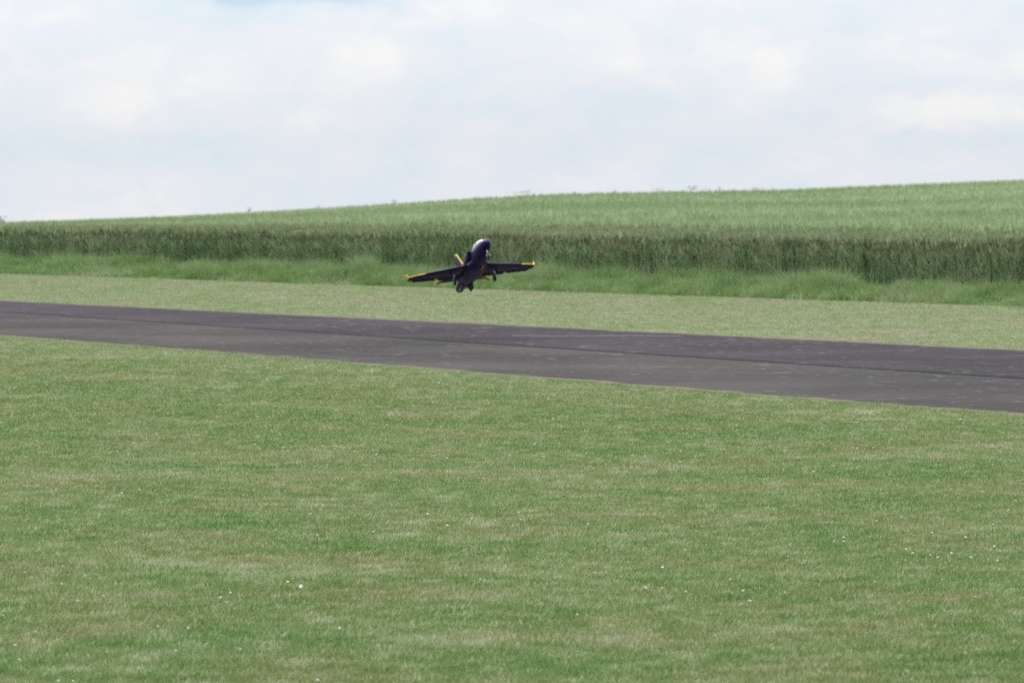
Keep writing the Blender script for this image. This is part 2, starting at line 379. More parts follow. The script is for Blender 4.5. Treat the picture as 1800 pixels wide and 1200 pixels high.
# seeding grass stalks and dead stems among the verge
def b_stalk(t, b):
    tn = attr(t, 'tint')
    c = ramp(tn, [(0, (.30, .30, .17)), (.4, (.36, .32, .20)), (.75, (.26, .18, .15)), (1, (.42, .38, .26))], t)
    leafy(t, b, c, .2)
m_stalk = mat('dry_stalk', b_stalk)
n = 5200; s = rng.uniform(-6, 42, n); qv = rng.normal(VW - .1, .6, n); p = vpt(s, qv)
cl = gnoise(p[:, 0], p[:, 1], .5, 6); ok = in_fan(p) & (cl + rng.normal(0, .15, n) > .0); p = p[ok]; n = len(p)
z0 = ground_z(p[:, 0], p[:, 1]); Hs = rng.uniform(.35, .62, n); ln = rng.normal(0, .18, (n, 2))
sk = make_blades('verge_stalks', np.stack((p[:, 0], p[:, 1], z0), -1), Hs, np.full(n, .005), ln, m_stalk)
tag(sk, 'thin pale seeding grass stalks between the verge and the wheat', 'grass', kind='stuff')

# ------------------------------------------------------------------ wheat
def b_wheat(t, b):
    tn = attr(t, 'tint'); up = attr(t, 'up')
    big = tnoise(t, .13, 4, .6, sc3=(1, 1.6, 1)); mid = tnoise(t, .9, 4, .6)
    f = M('ADD', M('MULTIPLY', big, .5, t), M('MULTIPLY', mid, .5, t), t)
    stem = ramp(f, [(.38, (.195, .300, .138)), (.5, (.250, .355, .172)), (.62, (.315, .405, .212))], t)
    ear = ramp(f, [(.38, (.215, .268, .130)), (.5, (.272, .314, .165)), (.62, (.335, .362, .210))], t)
    c = mix(stem, ear, M('MULTIPLY', M('SUBTRACT', up, .45, t), 3.0, t, True), t)
    c = mix(c, mix(c, (.56, .62, .38), .7, t), M('MULTIPLY', M('SUBTRACT', tn, .72, t), 3.6, t, True), t)
    c = mix(c, mix(c, (.08, .17, .05), .6, t), M('MULTIPLY', M('SUBTRACT', .3, tn, t), 3, t, True), t)
    leafy(t, b, c, .40)
m_wheat = mat('wheat_plant', b_wheat)
def b_canopy(t, b):
    big = tnoise(t, .13, 4, .6, sc3=(1, 1.6, 1)); mid = tnoise(t, 1.4, 5, .65); fine = tnoise(t, 9, 3, .6)
    band = tnoise(t, .10, 3, .55, sc3=(.35, 1.6, 1), off=(2, 0, 0))
    f = M('ADD', M('MULTIPLY', big, .25, t), M('ADD', M('MULTIPLY', mid, .25, t), M('ADD', M('MULTIPLY', fine, .2, t), M('MULTIPLY', band, .3, t), t), t), t)
    c = ramp(f, [(.39, (.112, .135, .070)), (.46, (.168, .192, .096)), (.54, (.222, .242, .124)), (.61, (.275, .284, .158))], t)
    t.links.new(c, b.inputs['Base Color']); b.inputs['Roughness'].default_value = .9; b.inputs['Specular IOR Level'].default_value = .1
    bp = t.nodes.new('ShaderNodeBump'); bp.inputs['Distance'].default_value = .15; bp.inputs['Strength'].default_value = .8; t.links.new(fine, bp.inputs['Height']); t.links.new(bp.outputs[0], b.inputs['Normal'])
m_canopy = mat('wheat_canopy', b_canopy)
crop = link(bpy.data.objects.new('wheat_crop', None))
tag(crop, 'dense green wheat field rising up the hill behind the verge', 'wheat', kind='stuff')
# front rows: full plants, stems and drooping leaves and ears
def band(x, y):
    b1 = .65 * gnoise(x * .3, y + x * .15, .035, 11) + .35 * gnoise(x * .3, y, .12, 12)
    return b1
def crop_h(x, y): return CROP * (1 + .06 * gnoise(x, y, .7, 8) + .035 * gnoise(x, y, .08, 9) + .05 * band(x, y))
n = 190000; s = rng.uniform(-6, 42, n); qv = VW + rng.exponential(2.3, n); p = vpt(s, qv); ok = in_fan(p) & (qv < VW + 10); p = p[ok]; n = len(p)
z0 = ground_z(p[:, 0], p[:, 1]); ch = crop_h(p[:, 0], p[:, 1])
# stems
Hs = ch * (1.05 - .46 * rng.random(n) ** 2.0 + .05 * gnoise(p[:, 0], p[:, 1], 1.6, 31))
st = make_blades('stem', np.stack((p[:, 0], p[:, 1], z0), -1), Hs, rng.uniform(.006, .012, n), rng.normal(0, .08, (n, 2)), m_wheat, tint=ctint(p[:, 0], p[:, 1], 2.5) * .8, parent=crop)
# leaves, broad, hanging from the stems
k = rng.integers(0, n, 230000); hz = rng.uniform(.1, .72, len(k)) * ch[k]
lf = make_blades('leaf', np.stack((p[k, 0], p[k, 1], z0[k] + hz), -1), rng.uniform(.14, .30, len(k)), rng.uniform(.012, .026, len(k)), rng.normal(0, .45, (len(k), 2)), m_wheat, tint=ctint(p[k, 0], p[k, 1], 2.5) * .9, parent=crop)
# ears (spindle: two crossed faces)
def ears(name, P, hgt, wid, lean, parent):
    n = len(P); V = []
    T = []
    hx = lean * hgt[:, None]
    for a in (0, np.pi / 2):
        yaw = rng.uniform(0, np.pi, n) + a; cx, cy = np.cos(yaw) * wid * .5, np.sin(yaw) * wid * .5
        for t, k_ in ((0, .25), (.35, 1), (1, 0)):
            bx, by, bz = P[:, 0] + hx[:, 0] * t, P[:, 1] + hx[:, 1] * t, P[:, 2] + hgt * t
            V.append(np.stack((bx - cx * k_, by - cy * k_, bz), -1)); V.append(np.stack((bx + cx * k_, by + cy * k_, bz), -1))
    V = np.stack(V, 1); T = np.array([[0, 1, 3], [0, 3, 2], [2, 3, 4], [6, 7, 9], [6, 9, 8], [8, 9, 10]])
    idx = (np.arange(n)[:, None, None] * 12 + T[None]).reshape(-1); m_ = n * 6
    me = bpy.data.meshes.new(name); me.vertices.add(n * 12); me.vertices.foreach_set('co', V.reshape(-1).astype(np.float32))
    me.loops.add(m_ * 3); me.loops.foreach_set('vertex_index', idx.astype(np.int32)); me.polygons.add(m_)
    me.polygons.foreach_set('loop_start', np.arange(0, m_ * 3, 3, dtype=np.int32)); me.update(calc_edges=True)
    me.attributes.new('tint', 'FLOAT', 'POINT').data.foreach_set('value', np.repeat(rng.random(n), 12).astype(np.float32))
    me.attributes.new('up', 'FLOAT', 'POINT').data.foreach_set('value', np.ones(n * 12, dtype=np.float32))
    me.materials.append(m_wheat); return link(bpy.data.objects.new(name, me), parent)
k = rng.integers(0, n, 120000)
e1 = ears('ear', np.stack((p[k, 0], p[k, 1], z0[k] + Hs[k] * .93), -1), rng.uniform(.10, .16, len(k)), rng.uniform(.020, .042, len(k)), rng.normal(0, .25, (len(k), 2)), crop)
# the rest of the field: a canopy sheet below the ear tips, and ears standing out of it
xs = np.concatenate((np.linspace(-300, -40, 27)[:-1], np.linspace(-40, 40, 201), np.linspace(40, 300, 27)[1:]))
ys = np.concatenate((np.linspace(20, 60, 21)[:-1], np.linspace(60, 240, 451), np.linspace(240, 900, 67)[1:]))
def canopy_z(x, y):
    shp = x.shape; xf, yf = x.ravel(), y.ravel(); z = ground_z(xf, yf) + crop_h(xf, yf) * .84 - .02
    return z.reshape(shp)
cm = grid_mesh('canopy', xs, ys, canopy_z, m_canopy)
bm = bmesh.new(); bm.from_mesh(cm)
dl = [v for v in bm.verts if q_of(v.co.x, v.co.y) < VW + 2.2]
bmesh.ops.delete(bm, geom=dl, context='VERTS')
bm.to_mesh(cm); bm.free()
cn = link(bpy.data.objects.new('canopy', cm), crop)
n = 300000; x, y = fan_points(n, 66, 226, margin=2.5, power=1.6); ok = q_of(x, y) > VW + .9
bb = band(x, y); ok &= (rng.random(n) < np.clip(.82 + 2.4 * bb, .12, 1))
x, y = x[ok], y[ok]; n = len(x); zz = ground_z(x, y) + crop_h(x, y) * .80
sc = np.maximum(1, y / 95)
e2 = make_blades('ear_tip', np.stack((x, y, zz), -1), rng.uniform(.12, .26, n), rng.uniform(.022, .052, n) * sc, rng.normal(0, .30, (n, 2)), m_wheat, segs=1, tint=np.clip(ctint(x, y, 1.3, .5) + 1.0 * bb[ok], 0, 1), parent=crop)

# ------------------------------------------------------------------ weeds showing above the crop on the skyline
def b_weed(t, b):
    leafy(t, b, ramp(attr(t, 'tint'), [(0, (.12, .18, .10)), (.6, (.20, .26, .15)), (1, (.34, .34, .24))], t), .25)
m_weed = mat('weed_leaf', b_weed)
def weed(px, above, wide, nb, label, grp=None, Y=214.0, name='tall_weed'):
    """wispy plant rooted in the field, rising `above` photograph pixels above the crop"""
    x = (px - 900) / F * Y; zg = float(ground_z(x, Y)); top = CROP + above * Y / F
    o = link(bpy.data.objects.new(name, None)); o.location = (x, Y, zg)
    tag(o, label, 'weed', grp)
    st_ = []; hh = []; ww = []; ll = []
    for i in range(max(2, nb // 3)):
        a = rng.normal(0, wide * .35); st_.append((a, rng.normal(0, .1), 0)); hh.append(top * rng.uniform(.75, 1)); ww.append(.016); ll.append((a * .3, 0))
    make_blades('stem', np.array(st_), np.array(hh), np.array(ww), np.array(ll), m_weed, parent=o)
    k = nb * 5; r = rng.normal(0, wide * .5, k); hz = rng.uniform(.80, .97, k) * top
    make_blades('foliage', np.stack((r, rng.normal(0, .1, k), hz - .05), -1), rng.uniform(.08, .20, k), rng.uniform(.010, .028, k), rng.normal(0, .7, (k, 2)), m_weed, parent=o)
    return o
weed(1218, 11, .22, 8, 'tallest bushy weed standing above the wheat on the skyline')
weed(925, 8, .75, 12, 'wide low clump of weeds on the skyline above the model jet, right of its nose')
weed(1330, 7, .42, 8, 'loose weed clump on the skyline where the hill dips at right')
weed(1245, 5, .40, 4, 'thin weed clump just right of the tallest skyline weed')
weed(1158, 7, .30, 5, 'thin weed clump left of the tallest skyline weed')
weed(694, 8, .10, 5, 'lone feathery weed on the skyline left of the jet')
weed(438, 10, .08, 4, 'lone thin weed where the hill begins to climb at left')
ORD = 'first second third fourth fifth sixth seventh eighth ninth tenth eleventh twelfth thirteenth'.split()
for iw, (px, ab) in enumerate([(35, 6), (78, 5), (130, 6), (168, 5), (222, 6), (268, 7), (345, 4), (560, 5), (1010, 4), (1080, 4), (1265, 7), (1290, 5), (1358, 5)]):
    weed(px, ab, .06, 3, ORD[iw] + ' single thin weed stem from the left along the wheat skyline', 'thin weed stems along the skyline')

# far tree showing at the very left, beyond the hill
def b_fartree(t, b):
    leafy(t, b, ramp(attr(t, 'tint'), [(0, (.05, .10, .09)), (1, (.12, .18, .16))], t), .2)  # distance haze is put into the leaf colour as a blue tint
m_ft = mat('hazed_far_tree_leaf', b_fartree)
m_bark = mat('bark', lambda t, b: t.links.new(ramp(tnoise(t, 6), [(.3, (.05, .04, .03)), (.7, (.12, .10, .08))], t), b.inputs['Base Color']))
YT = 620.0; xt = (-14 - 900) / F * YT; zt = float(ground_z(xt, YT))
tree = link(bpy.data.objects.new('tree', None)); tree.location = (xt, YT, zt); tag(tree, 'distant bluish green tree at the left end of the skyline', 'tree')
topz = EYE + (HY - 379) * YT / F - zt
bm = bmesh.new()
bmesh.ops.create_cone(bm, segments=10, radius1=.5, radius2=.15, depth=topz * .8, matrix=Matrix.Translation((0, 0, topz * .4)), cap_ends=True)
for a in range(5):
    d = Vector((math.cos(a * 1.25), math.sin(a * 1.25), 1.1)).normalized()
    mtx = Matrix.Translation(Vector((0, 0, topz * .55)) + d * 1.6) @ d.to_track_quat('Z', 'Y').to_matrix().to_4x4()
    bmesh.ops.create_cone(bm, segments=6, radius1=.2, radius2=.06, depth=3.2, matrix=mtx)
me = bpy.data.meshes.new('trunk'); bm.to_mesh(me); bm.free(); me.materials.append(m_bark); link(bpy.data.objects.new('trunk', me), tree)
k = 6000; cc = rng.normal(0, 1, (26, 3)) * np.array((1.0, .9, 1.0)); which = rng.integers(0, 26, k)
q = cc[which] + rng.normal(0, .45, (k, 3)); q[:, 2] = q[:, 2] * 1.1
q[:, 2] += topz - q[:, 2].max()
make_blades('crown', q, rng.uniform(.25, .5, k), rng.uniform(.2, .4, k), rng.normal(0, 1, (k, 2)), m_ft, parent=tree)

# ------------------------------------------------------------------ clover flowers, daisy, dead leaves
m_petal = mat('clover_petal', lambda t, b: (t.links.new(ramp(tnoise(t, 400), [(.3, (.38, .38, .28)), (.7, (.58, .58, .47))], t), b.inputs['Base Color']), b.inputs['Roughness'].__setattr__('default_value', .7)))
m_white = mat('white_petal', lambda t, b: (b.inputs['Base Color'].__setattr__('default_value', (.72, .76, .68, 1)), b.inputs['Roughness'].__setattr__('default_value', .6)))
m_gstem = mat('flower_stem', lambda t, b: b.inputs['Base Color'].__setattr__('default_value', (.10, .2, .05, 1)))
m_yel = mat('daisy_centre', lambda t, b: b.inputs['Base Color'].__setattr__('default_value', (.35, .38, .12, 1)))
m_dead = mat('dead_leaf', lambda t, b: t.links.new(ramp(tnoise(t, 60), [(.3, (.03, .018, .015)), (.7, (.07, .03, .02))], t), b.inputs['Base Color']))
def clover_mesh(seed):
    bm = bmesh.new(); r = random.Random(seed)
    bmesh.ops.create_icosphere(bm, subdivisions=2, radius=.0085)
    for v in bm.verts: v.co *= 1 + r.uniform(-.18, .22); v.co.z = v.co.z * .8 + .045
    me = bpy.data.meshes.new('flower_head'); bm.to_mesh(me); bm.free(); me.materials.append(m_petal); return me
def stem_mesh(h):
    bm = bmesh.new(); bmesh.ops.create_cone(bm, segments=6, radius1=.0011, radius2=.0008, depth=h, matrix=Matrix.Translation((0, 0, h / 2)), cap_ends=True)
    me = bpy.data.meshes.new('stem'); bm.to_mesh(me); bm.free(); me.materials.append(m_gstem); return me
CLM = [clover_mesh(i) for i in range(4)]; STM = stem_mesh(.04)
FL = [(42,1006),(79,1005),(108,996),(135,1057),(180,1048),(252,978),(404,1043),(397,1059),(386,1051),(60,1111),(186,1147),(32,1161),(3,1082),(24,1135),(276,1102),(421,1142),(307,1144),(242,1175),(107,1027),(101,1198),(126,1198),(330,1105),
(1462,722),(1474,727),(1469,734),(1451,737),(1452,749),(1530,728),(1536,728),(1525,738),(1541,737),(1509,742),(1502,732),(1689,737),(1567,772),(1501,787),(1507,788),(1520,789),(1536,787),(1468,790),(1746,817),(1430,829),(1791,839),(1374,703),(1402,717),(1749,785),
(972,736),(970,766),(940,781),(1136,716),(1269,742),(1200,754),(1322,753),(1174,777),(1172,797),(1112,800),(1134,802),(1144,767),(1197,793),(912,901),(915,914),(1034,921),(1234,925),(1165,917),(1312,718),(1303,719),(1031,796),(1196,812),
(187,874),(70,890),(27,881),(213,867),(385,711),(399,717),(271,624),(74,780),(235,779),(254,779),(271,862),(447,781),(244,861),(205,794),(123,610),(104,651),(69,658),(347,682),
(537,647),(471,647),(576,662),(665,662),(764,655),(805,654),(805,668),(771,673),(757,664),(707,698),(702,729),(680,747),(691,729),(590,722),(492,764),(497,787),(567,784),(623,794),(661,799),(588,789),(526,693),(582,696),(773,791),(785,805),(896,800),(774,751),(578,673),
(484,932),(557,941),(829,912),(786,924),(647,905),(870,915),(656,935),(545,903),(596,1105),(844,1019),(557,1197),
(1165,998),(1046,1007),(1092,1014),(957,1034),(1135,1034),(1164,1034),(1285,1019),(1015,1081),(1307,1039),(1205,967),(1104,989),(1206,1041),(1319,1057),
(1585,909),(1747,922),(1708,980),(1755,986),(1650,980),(1606,973),(1760,969),(1699,945),(1716,1049),(1622,1099),(1411,990),(1484,952),(1484,945),(1542,916),(1539,1023),(1750,961),(1639,937),(1381,1042),(1594,966),(1637,976),(1700,1149)]
SPECIAL = {(274,763): 'bright clover flower head alone in the upper left of the lawn', (679,667): 'brightest clover flower head close to the near edge of the runway', (751,904): 'bright clover flower head above the middle of the lawn, just below the bare dark streak', (1674,973): 'brightest clover flower head in the row of flowers at the right of the lawn'}
cells = {}
for px, py in FL: cells.setdefault((min(5, int(px // 300)), min(4, int((py - 600) // 110))), []).append((px, py))
COLN = ['far left', 'left', 'centre left', 'centre right', 'right', 'far right']; ROWN = ['top', 'upper', 'middle', 'lower', 'bottom']; CL = {}
ORD2 = ORD + 'fourteenth fifteenth sixteenth seventeenth eighteenth nineteenth twentieth'.split()
for (ci, ri), pp in cells.items():
    for k_, p_ in enumerate(sorted(pp)): CL[p_] = (ORD2[k_] + ' small white clover flower from the left' if len(pp) > 1 else 'only small white clover flower') + ' in the ' + ROWN[ri] + ' ' + COLN[ci] + ' lawn'
for i, (px, py) in enumerate(FL + list(SPECIAL)):
    h = .045; pt = gp(px, py, h)
    o = link(bpy.data.objects.new('clover_flower', None)); o.location = (pt.x, pt.y, 0); o.rotation_euler = (0, 0, random.uniform(0, 6))
    k = random.uniform(.42, .80) * (1.45 if (px, py) in SPECIAL else 1); k *= max(1, pt.y / 34)
    hd = link(bpy.data.objects.new('flower_head', CLM[i % 4]), o); hd.scale = (k, k, k); hd.location = (0, 0, .045 * (1 - k))
    link(bpy.data.objects.new('stem', STM), o)
    tag(o, SPECIAL.get((px, py)) or CL[(px, py)], 'clover flower', 'clover flowers in the lawn')
def daisy(px, py, r, tilt, label):
    pt = gp(px, py, .05); o = link(bpy.data.objects.new('daisy', None)); o.location = (pt.x, pt.y, 0); tag(o, label, 'daisy')
    bm = bmesh.new()
    for i in range(18):
        a = i * math.tau / 18; c = Vector((math.cos(a), math.sin(a), 0)); sd_ = Vector((-c.y, c.x, 0)); wv = r * .19
        p_ = [c * r * .15 - sd_ * wv * .4, c * r * .75 - sd_ * wv + Vector((0, 0, .001)), c * r, c * r * .75 + sd_ * wv + Vector((0, 0, .0012)), c * r * .15 + sd_ * wv * .4]
        vs_ = [bm.verts.new(v + Vector((0, 0, .0004 * (i % 3)))) for v in p_]; bm.faces.new(vs_)
    me = bpy.data.meshes.new('petals'); bm.to_mesh(me); bm.free(); me.materials.append(m_white)
    mtx = Matrix.Translation((0, 0, .05)) @ Matrix.Rotation(tilt, 4, 'X') @ Matrix.Rotation(-.25, 4, 'Y')
    me.transform(mtx); link(bpy.data.objects.new('petals', me), o)
    bm = bmesh.new(); bmesh.ops.create_uvsphere(bm, u_segments=10, v_segments=6, radius=r * .17)
    for v in bm.verts: v.co.z *= .5
    me = bpy.data.meshes.new('flower_centre'); bm.to_mesh(me); bm.free(); me.materials.append(m_yel); me.transform(mtx); link(bpy.data.objects.new('flower_centre', me), o)
    link(bpy.data.objects.new('stem', STM), o); return o
daisy(528, 1031, .0088, R(62), 'open round white daisy facing the camera, lower left of the lawn')
daisy(505, 1023, .0075, R(8), 'small white daisy seen edge on, just left of the open daisy')
def dead_leaf(px, py, s_, label):
    pt = gp(px, py, .03); bm = bmesh.new()
    pr = [(-1, 0, 0), (-.4, .45, .2), (.3, .5, .1), (1, .1, .35), (.35, -.45, .25), (-.45, -.4, .05)]
    c = bm.verts.new((0, 0, -.1)); vv = [bm.verts.new(a) for a in pr]
    for i in range(6): bm.faces.new((c, vv[i], vv[(i + 1) % 6]))
    bmesh.ops.solidify(bm, geom=bm.faces[:], thickness=.08)
    me = bpy.data.meshes.new('dead_leaf'); bm.to_mesh(me); bm.free(); me.materials.append(m_dead)
    o = link(bpy.data.objects.new('dead_leaf', me)); o.location = pt; o.scale = (s_, s_, s_); o.rotation_euler = (.7, .2, .4); tag(o, label, 'dead leaf')
dead_leaf(992, 873, .010, 'tiny dark reddish brown leaf on the lawn below the middle of the runway')
dead_leaf(1266, 764, .010, 'tiny black brown leaf on the lawn right of centre, below a white clover flower')

# ------------------------------------------------------------------ model jet
def paint(name, col, rough=.3, metal=0.0, coat=.15):
    def f(t, b):
        b.inputs['Roughness'].default_value = rough; b.inputs['Metallic'].default_value = metal
        b.inputs['Coat Weight'].default_value = coat; b.inputs['Coat Roughness'].default_value = .2; b.inputs['Specular IOR Level'].default_value = .16
        n_ = tnoise(t, 25, 4, .6)
        t.links.new(mix(tuple(c * .8 for c in col), col, n_, t), b.inputs['Base Color'])
    return mat(name, f)
m_navy = paint('navy_paint', (.017, .011, .056)); m_yellow = paint('yellow_paint', (.80, .56, .06), .4)
m_black = paint('black_rubber', (.012, .012, .012), .8, 0, 0); m_void = paint('nozzle_and_shade_black', (.002, .002, .002), .9, 0, 0)
m_steel = paint('gear_steel', (.45, .45, .46), .35, .6, 0); m_hub = paint('wheel_hub', (.20, .20, .20), .5, 0, 0)
m_door = paint('gear_door_grey', (.33, .34, .34), .4); m_gold = paint('gold_mark', (.42, .28, .06), .4); m_mark = paint('pale_mark', (.28, .28, .30), .5)
def b_canopyglass(t, b):
    b.inputs['Base Color'].default_value = (.44, .50, .53, 1); b.inputs['Roughness'].default_value = .04; b.inputs['Metallic'].default_value = .0  # pale base colour carries the whitish sky reflection on the glass
    b.inputs['Specular IOR Level'].default_value = 1.0; b.inputs['Coat Weight'].default_value = 1.0; b.inputs['Coat IOR'].default_value = 1.8
m_glass = mat('canopy_glass', b_canopyglass)
jet = link(bpy.data.objects.new('model_jet', None))
tag(jet, 'dark navy model jet with yellow edges flying low over the runway towards the camera', 'model jet')
cu = Vector((0, math.sin(PITCH), math.cos(PITCH))); ct = Vector((0, -math.cos(PITCH), math.sin(PITCH))); cr = Vector((1, 0, 0))
def camvec(a): return cr * a[0] + cu * a[1] + ct * a[2]
Fv = camvec((.215, .35, .912)).normalized(); Yv = camvec((.960, .104, -.261)); Yv = (Yv - Fv * Yv.dot(Fv)).normalized(); Zv = Fv.cross(Yv)
JD = 53.0; jo = Vector(((832.8 - 900) / F * JD, JD, EYE + (HY - 467) / F * JD))
mw = Matrix((Fv, Yv, Zv)).transposed().to_4x4(); mw.translation = jo; jet.matrix_world = mw
jet.rotation_mode = 'QUATERNION'; jet.location = jo; jet.rotation_quaternion = mw.to_quaternion()
def meshobj(name, verts, faces, mats, parent, fmat=None, smooth=True, subsurf=0, solid=0):
    me = bpy.data.meshes.new(name); me.from_pydata([tuple(v) for v in verts], [], faces)
    for m_ in (mats if isinstance(mats, (list, tuple)) else [mats]): me.materials.append(m_)
    if fmat: me.polygons.foreach_set('material_index', fmat)
    if smooth: me.polygons.foreach_set('use_smooth', np.ones(len(faces), bool))
    bm = bmesh.new(); bm.from_mesh(me); bmesh.ops.recalc_face_normals(bm, faces=bm.faces); bm.to_mesh(me); bm.free()
    o = link(bpy.data.objects.new(name, me), parent)
    if solid: md = o.modifiers.new('s', 'SOLIDIFY'); md.thickness = solid
    if subsurf: md = o.modifiers.new('ss', 'SUBSURF'); md.levels = md.render_levels = subsurf
    return o
def loft(name, secs, m_, parent, nseg=28, cap=True, arc=None, fm=None):
    """secs: (x, yc, zc, ry, rtop, rbot, exponent)"""
    V = []; Fc = []; fmat = []
    for (x, yc, zc_, ry, rt, rb, ex) in secs:
        for i in range(nseg):
            a = math.tau * i / nseg; c, s_ = math.cos(a), math.sin(a)
            yy = math.copysign(abs(c) ** (2 / ex), c) * ry; zz = math.copysign(abs(s_) ** (2 / ex), s_) * (rt if s_ > 0 else rb)
            V.append((x, yc + yy, zc_ + zz))
    for j in range(len(secs) - 1):
        for i in range(nseg):
            i2 = (i + 1) % nseg; Fc.append((j * nseg + i, j * nseg + i2, (j + 1) * nseg + i2, (j + 1) * nseg + i)); fmat.append(fm(j, i) if fm else 0)
    if cap:
        Fc.append(tuple(range(nseg))); Fc.append(tuple(range((len(secs) - 1) * nseg, len(secs) * nseg))); fmat += [0, 0]
    return meshobj(name, V, Fc, m_, parent, fmat if fm else None)
fus = loft('fuselage', [
    (.775, 0, -.003, .004, .004, .004, 2), (.768, 0, -.002, .020, .018, .020, 2), (.745, 0, .0, .040, .034, .040, 2), (.70, 0, .004, .058, .050, .060, 2),
    (.61, 0, .008, .076, .066, .084, 2.1), (.48, 0, .01, .090, .080, .104, 2.2), (.34, 0, .012, .097, .092, .114, 2.3), (.18, 0, .012, .096, .100, .112, 2.4),
    (.0, 0, .010, .092, .098, .106, 2.4),(-.2, 0, .010, .084, .088, .092, 2.3), (-.4, 0, .012, .076, .074, .080, 2.2), (-.58, 0, .014, .066, .060, .066, 2),
    (-.70, 0, .016, .056, .050, .054, 2), (-.755, 0, .016, .050, .046, .048, 2)], [m_navy, m_yellow], jet, fm=None)
ex = loft('exhaust_nozzle', [(-.752, 0, .016, .048, .044, .046, 2), (-.80, 0, .016, .046, .043, .044, 2), (-.80, 0, .016, .038, .036, .036, 2), (-.74, 0, .016, .034, .032, .032, 2)], m_void, jet, nseg=24, cap=False)
can = loft('canopy', [(.615, 0, .055, .014, .014, .02, 2), (.59, 0, .058, .036, .034, .02, 2), (.53, 0, .064, .052, .054, .02, 2), (.44, 0, .072, .062, .072, .02, 2), (.34, 0, .080, .062, .080, .02, 2),
    (.24, 0, .084, .054, .068, .02, 2), (.16, 0, .086, .040, .044, .02, 2), (.09, 0, .088, .022, .022, .02, 2)], m_glass, jet)
spine = loft('spine', [(.16, 0, .08, .036, .045, .02, 2), (.02, 0, .07, .040, .052, .02, 2), (-.2, 0, .06, .034, .045, .02, 2), (-.5, 0, .04, .022, .034, .02, 2), (-.68, 0, .03, .012, .026, .02, 2)], m_navy, fus)
loft('belly_fairing', [(.33, 0, -.05, .05, .02, .03, 2.4), (.26, 0, -.045, .100, .045, .058, 2.6), (.10, 0, -.042, .128, .050, .062, 2.8), (-.15, 0, -.040, .122, .050, .060, 2.8), (-.35, 0, -.03, .085, .045, .055, 2.6), (-.46, 0, -.02, .04, .03, .04, 2.4)], m_navy, fus)
# canopy frame
loft('canopy_frame', [(.455, 0, .071, .0630, .0735, .02, 2), (.441, 0, .072, .0640, .0745, .02, 2)], m_navy, can, cap=False)
for sg in (-1, 1):
    it = loft('intake', [(.275, sg * .104, .046, .027, .042, .048, 2.6), (.255, sg * .104, .046, .032, .048, .054, 2.6), (.14, sg * .096, .042, .034, .050, .056, 2.5), (-.05, sg * .078, .035, .034, .050, .056, 2.4), (-.3, sg * .050, .025, .026, .042, .050, 2.2), (-.5, sg * .03, .02, .015, .03, .04, 2)], m_navy, jet)
    loft('intake_shade_cap', [(.2775, sg * .104, .046, .0255, .040, .046, 2.6), (.278, sg * .104, .046, .012, .030, .034, 2.6), (.277, sg * .104, .046, .002, .004, .004, 2.6)], m_void, it)  # flat black cap on the closed pod; colour stands for shade inside the opening
    # lip
# wings
def airfoil(c, th, n_=9):
    xs_ = [(1 - math.cos(math.pi * i / n_)) / 2 for i in range(n_ + 1)]
    f = lambda x: 5 * th * (.2969 * math.sqrt(x) - .126 * x - .3516 * x * x + .2843 * x ** 3 - .1036 * x ** 4)
    up_ = [(-x * c, f(x) * c * 1.15) for x in xs_]; lo = [(-x * c, -f(x) * c * .8) for x in xs_[1:-1]][::-1]
    return up_ + lo
def surface(name, stations, m_, parent, th=.10, le=None, vertical=False, dirv=None):
    """stations: (span, x_le, z, chord). le = index of station from which the leading edge is yellow"""
    V = []; n_ = 9; npf = 2 * n_
    for (y_, xl, z_, c) in stations:
        for (dx, dz) in airfoil(c, th, n_):
            if vertical: V.append((xl + dx, y_ * 0 + z_ + dz, y_))
            else: V.append((xl + dx, y_, z_ + dz))
    Fc = []; fm = []
    for j in range(len(stations) - 1):
        for i in range(npf):
            Fc.append((j * npf + i, j * npf + (i + 1) % npf, (j + 1) * npf + (i + 1) % npf, (j + 1) * npf + i))
            fm.append(1 if (le is not None and j >= le and (i == 0 or i == npf - 1)) else 0)
    Fc += [tuple(range(npf)), tuple(range((len(stations) - 1) * npf, len(stations) * npf))]
    tip_y = 1 if le is not None and le < 0 else 0
    fm += [0, 0]
    return meshobj(name, V, Fc, [m_, m_yellow], parent, fm)
LEX, TEX = .20, -.245
